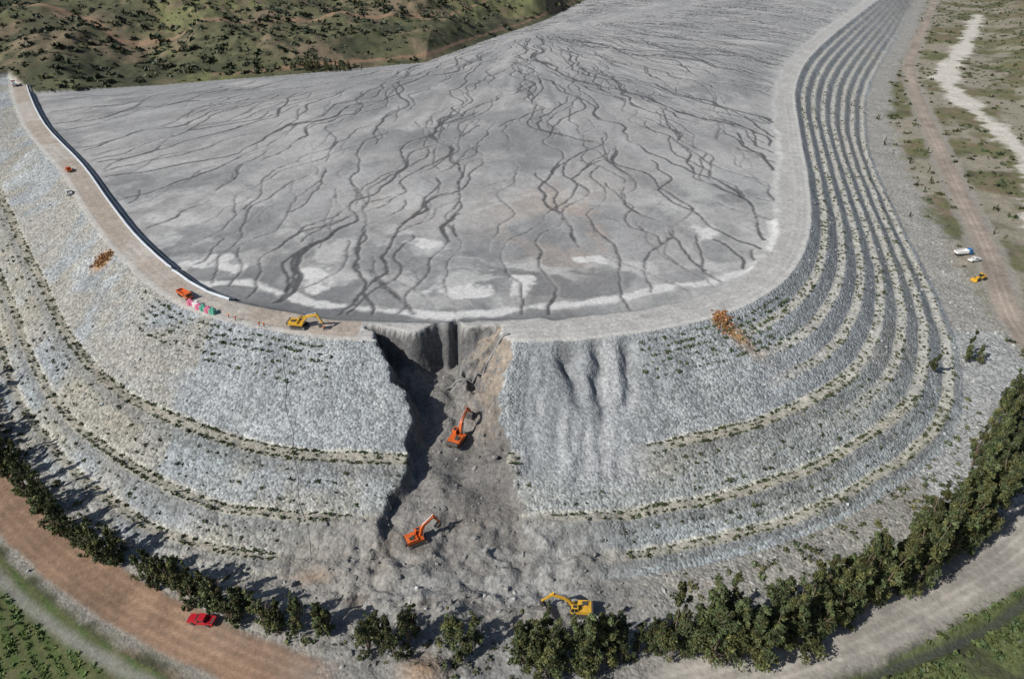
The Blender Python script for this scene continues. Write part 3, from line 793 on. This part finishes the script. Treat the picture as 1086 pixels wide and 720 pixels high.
    sb = rot2([(.5, .4)], stick_a, tip)[0]; se2 = rot2([(2.5, .35)], stick_a, tip)[0]
    for yy in (-.36, .36): b.rod((1.5, yy, 1.5), (kn[0], yy, kn[1]), .09)
    b.rod((kt[0], 0, kt[1]), (se[0], 0, se[1]), .09).rod((sb[0], 0, sb[1]), (se2[0], 0, se2[1]), .07)
    b.done("hydraulic_rams", M_gry, U)
    return E
excavator(-13.6, 130.3, math.radians(68), M_or, .95, -.9, -1.7, 1.2, zz=-15.6)
excavator(-20.8, 101, math.radians(28), M_or, 1.05, -1.1, -2.0, .98, zz=-18.2)
excavator(-58.8, 160.2, math.radians(-8), M_ye, .68, -1.1, -1.9, 1.0)
excavator(13.2, 84.5, math.radians(175), M_ye, .8, -.8, -1.7, 1.0)

def wheels(b, xs, hw, r, w=.28):
    for xx in xs:
        for sy in (-1, 1): b.cyl((xx, sy * hw, r), r, w, 'Y', 24)
def pickup(x, y, rz, paint, name="pickup_truck"):
    E = root(name, (x, y, H(x, y) + .02), rz, 1.03)
    b = B()
    b.prism([(-2.6, .55), (-2.05, .5), (-1.95, .82), (-1.55, .95), (-1.15, .82), (-1.05, .45), (1.15, .45), (1.25, .82), (1.6, .95), (2.0, .82), (2.1, .48), (2.6, .55), (2.65, .85), (2.5, 1.08), (1.25, 1.18), (.75, 1.2), (-.95, 1.2), (-.95, .8), (-2.5, .8), (-2.5, 1.18), (-2.62, 1.18)], -.9, .9, .03)
    b.box((-1.75, .86, 1.0), (1.65, .09, .4)).box((-1.75, -.86, 1.0), (1.65, .09, .4))
    b.done("body", paint, E)
    b = B()
    b.prism([(-.98, 1.19), (1.15, 1.19), (.45, 1.74), (-.85, 1.76)], -.78, .78, .06); b.done("cabin", paint, E)
    b = B()
    for sy in (-1, 1):
        b.prism([(-.85, 1.26), (-.1, 1.26), (-.1, 1.65), (-.78, 1.66)], sy * .785 - .01, sy * .785 + .01); b.prism([(0, 1.26), (.95, 1.26), (.4, 1.65), (0, 1.65)], sy * .785 - .01, sy * .785 + .01)
    b.box((.83, 0, 1.47), (.76, 1.35, .03), rot=(0, .665, 0)); b.box((-.955, 0, 1.48), (.03, 1.2, .34), rot=(0, .23, 0)); b.done("windows", M_glass, E)
    b = B(); wheels(b, (-1.55, 1.6), .8, .38); b.done("tyres", M_rub, E)
    b = B(); wheels(b, (-1.55, 1.6), .84, .2, .24); b.box((2.66, 0, .6), (.1, 1.6, .2), bev=.02).box((-2.66, 0, .6), (.1, 1.6, .16), bev=.02).box((2.6, .68, .88), (.08, .35, .16)).box((2.6, -.68, .88), (.08, .35, .16)); b.done("hubs_and_bumpers", M_gry, E)
    b = B(); b.box((-1.72, 0, .82), (1.5, 1.6, .03)); b.done("bed_liner", M_dark, E)
    b = B(); b.box((.3, .93, 1.3), (.12, .18, .16)).box((.3, -.93, 1.3), (.12, .18, .16)).box((2.66, 0, .86), (.04, .9, .18)); b.done("mirrors_and_grille", M_dark, E)
    return E
pickup(-61.0, 82.6, math.radians(172), M_red)
pickup(-192, 288, math.radians(130), M_or)

def tipper(x, y, rz, paint, bodym, name="dump_truck", sc=1):
    E = root(name, (x, y, H(x, y) + .02), rz, sc)
    b = B(); b.box((-.3, 0, .85), (7.4, .9, .25)); b.done("chassis", M_dark, E)
    b = B(); b.prism([(1.9, .75), (3.6, .75), (3.65, 1.6), (3.35, 2.7), (2.0, 2.75)], -1.2, 1.2, .07); b.done("cab", paint, E)
    b = B(); b.box((3.56, 0, 2.1), (.04, 2.0, .8), rot=(0, -.27, 0))
    for sy in (-1, 1): b.prism([(2.3, 1.75), (3.3, 1.75), (3.15, 2.45), (2.3, 2.45)], sy * 1.205 - .012, sy * 1.205 + .012)
    b.done("windows", M_glass, E)
    b = B(); b.prism([(-4.0, 1.25), (1.6, 1.05), (1.7, 2.5), (-3.7, 2.3), (-4.2, 1.9)], -1.25, -1.15).prism([(-4.0, 1.25), (1.6, 1.05), (1.7, 2.5), (-3.7, 2.3), (-4.2, 1.9)], 1.15, 1.25)
    b.box((-1.2, 0, 1.2), (5.5, 2.28, .12)).box((1.65, 0, 1.8), (.1, 2.28, 1.35)).box((-4.05, 0, 1.7), (.1, 2.28, .8))
    for i in range(5):
        for sy in (-1.29, 1.29): b.box((-3.4 + i * 1.1, sy, 1.75), (.1, .07, 1.0))
    b.done("tipping_body", bodym, E)
    b = B(); wheels(b, (2.7, -1.6, -2.9), 1.05, .5, .4); b.done("tyres", M_rub, E)
    b = B(); wheels(b, (2.7, -1.6, -2.9), 1.12, .22, .3); b.done("hubs", M_gry, E)
    return E
tipper(-97, 177, math.radians(-40), M_or, M_or, sc=.8)
tipper(-312, 446, math.radians(130), M_red, M_wht)
tipper(180, 247, math.radians(10), M_blue, M_wht, sc=.9)
pickup(181, 241, math.radians(20), M_wht)
pickup(-178, 262, math.radians(128), M_wht)

def loader(x, y, rz):
    E = root("wheel_loader", (x, y, H(x, y) + .02), rz, .85)
    b = B(); b.prism([(-3.2, .9), (-.4, .9), (-.4, 1.6), (-.7, 2.0), (-3.2, 1.8)], -.95, .95, .06).box((.8, 0, 1.15), (1.8, .9, .8), bev=.05)
    for sy in (-.5, .5): b.prism([(.4, 1.7), (.8, 1.8), (2.9, .8), (2.9, .5), (2.6, .5)], sy - .1, sy + .1)
    b.done("body", M_ye, E)
    b = B(); b.box((-.35, 0, 2.4), (1.2, 1.3, 1.3), bev=.08); b.done("cab", M_glass, E)
    b = B(); b.box((-.35, 0, 3.1), (1.4, 1.5, .12), bev=.04); b.done("cab_roof", M_ye, E)
    b = B(); b.prism([(2.7, .2), (4.0, .1), (4.0, .16), (2.95, .4), (3.0, 1.3), (3.3, 1.4), (2.9, 1.45), (2.7, 1.0)], -1.35, 1.35); b.done("bucket", M_ye, E)
    b = B(); wheels(b, (1.3, -1.9), 1.0, .72, .5); b.done("tyres", M_rub, E)
loader(174, 225.5, math.radians(200))

def sacks(x0, y0, x1, y1, n, mats):
    for k in range(n):
        t = (k + .5) / n
        xx = x0 + (x1 - x0) * t + random.uniform(-.3, .3); yy = y0 + (y1 - y0) * t + random.uniform(-.3, .3)
        E = root("bulk_sack_stack", (xx, yy, H(xx, yy)), random.uniform(-.6, .1))
        m = mats[k % len(mats)]
        b = B()
        for a in range(2):
            for c in range(2):
                for l in range(2 - (a & c)):
                    b.box((a * .95 - .5, c * .95 - .5, .38 + l * .72), (.88, .88, .74), rot=(0, 0, random.uniform(-.1, .1)), bev=.16)
        b.done("sacks", m, E)
sacks(-94, 173, -84.5, 167.4, 6, [M_pink, M_wht, M_pink, M_grn, M_pink, M_grn])

def body_mat():
    m, nt, b = new_mat("workwear"); L = nt.links.new; N = nt.nodes.new
    t = N('ShaderNodeTexCoord'); s = N('ShaderNodeSeparateXYZ'); L(t.outputs['Object'], s.inputs[0])
    r = N('ShaderNodeValToRGB'); r.color_ramp.interpolation = 'CONSTANT'
    e = r.color_ramp.elements; e[0].position = 0; e[0].color = (.03, .04, .08, 1); e[1].position = .46; e[1].color = (.8, .16, .02, 1)
    x = e.new(.83); x.color = (.42, .24, .16, 1)
    d = N('ShaderNodeMath'); d.operation = 'DIVIDE'; d.inputs[1].default_value = 1.8; L(s.outputs['Z'], d.inputs[0]); L(d.outputs[0], r.inputs[0]); L(r.outputs[0], b.inputs['Base Color'])
    b.inputs['Roughness'].default_value = .8
    return m
M_body = body_mat()
def worker(x, y, rz, arm=.3):
    E = root("worker", (x, y, H(x, y)), rz)
    J = {'pel': (0, 0, .95, .15), 'ch': (0, 0, 1.3, .17), 'nk': (0, 0, 1.5, .06), 'hd': (.01, 0, 1.66, .10), 'tp': (.01, 0, 1.74, .085),
         'hl': (0, .1, .9, .1), 'kl': (.04, .13, .5, .07), 'al': (0, .14, .08, .045), 'tl': (.17, .15, .04, .04), 'hr': (0, -.1, .9, .1), 'kr': (-.02, -.13, .5, .07), 'ar': (-.08, -.14, .08, .045), 'tr': (.08, -.15, .04, .04),
         'sl': (0, .2, 1.43, .065), 'el': (.02, .27, 1.15, .045), 'wl': (.12 + arm * .4, .25, .92 + arm * .4, .032), 'sr': (0, -.2, 1.43, .065), 'er': (-.03, -.27, 1.15, .045), 'wr': (.1, -.27, .92, .032)}
    ed = [('pel', 'ch'), ('ch', 'nk'), ('nk', 'hd'), ('hd', 'tp'), ('pel', 'hl'), ('hl', 'kl'), ('kl', 'al'), ('al', 'tl'), ('pel', 'hr'), ('hr', 'kr'), ('kr', 'ar'), ('ar', 'tr'), ('ch', 'sl'), ('sl', 'el'), ('el', 'wl'), ('ch', 'sr'), ('sr', 'er'), ('er', 'wr')]
    bm = bmesh.new(); sl = bm.verts.layers.skin.verify(); vs = {}
    for k, p in J.items():
        v = bm.verts.new(p[:3]); v[sl].radius = (p[3], p[3]); v[sl].use_root = (k == 'pel'); vs[k] = v
    for a, b in ed: bm.edges.new((vs[a], vs[b]))
    me = bpy.data.meshes.new("body"); bm.to_mesh(me); bm.free()
    ob = link("body", me, [M_body], E)
    ob.modifiers.new("skin", 'SKIN'); s = ob.modifiers.new("sub", 'SUBSURF'); s.levels = 1; s.render_levels = 2
    b = B(); b.cyl((.01, 0, 1.8), .135, .13, 'Z', 16, .07).cyl((.04, 0, 1.74), .16, .02, 'Z', 16); b.done("hard_hat", M_wht, E)
worker(-77.5, 163.5, 0, .8); worker(-68.5, 160.2, 2.0); worker(-70, 160.8, -.7, .5); worker(-80, 165.2, 1.0)
worker(-51.5, 158.5, 2.9, .4)

# ------------------------------------------------------------------ light, sky, camera
w = bpy.data.worlds.new("World"); scene.world = w; w.use_nodes = True
nt = w.node_tree; bg = nt.nodes['Background']; bg.inputs[1].default_value = .072
sk = nt.nodes.new('ShaderNodeTexSky'); sk.sky_type = 'NISHITA'; sk.sun_disc = False
sd = Vector((-.80, -.48, 0)).normalized(); el = math.radians(39)
sk.sun_elevation = el; sk.sun_rotation = math.atan2(sd.x, sd.y) % (2 * math.pi)
nt.links.new(sk.outputs[0], bg.inputs[0])
sun = bpy.data.lights.new("sun", 'SUN'); sun.energy = 5.0; sun.angle = math.radians(.5); sun.color = (1, .96, .90)
so = bpy.data.objects.new("sun", sun); scene.collection.objects.link(so)
dv = Vector((-sd.x * math.cos(el), -sd.y * math.cos(el), -math.sin(el)))
so.rotation_euler = dv.to_track_quat('-Z', 'Y').to_euler()
cam = bpy.data.cameras.new("camera"); co = bpy.data.objects.new("camera", cam); scene.collection.objects.link(co)
co.location = (0, 0, 100); co.rotation_euler = (math.radians(90 - 33.0), 0, 0)
cam.lens = 24.0; cam.sensor_width = 36; cam.clip_end = 12000; cam.clip_start = 1
scene.camera = co
scene.view_settings.view_transform = 'Standard'
try: scene.view_settings.look = 'None'
except Exception: pass
scene.view_settings.exposure = 0
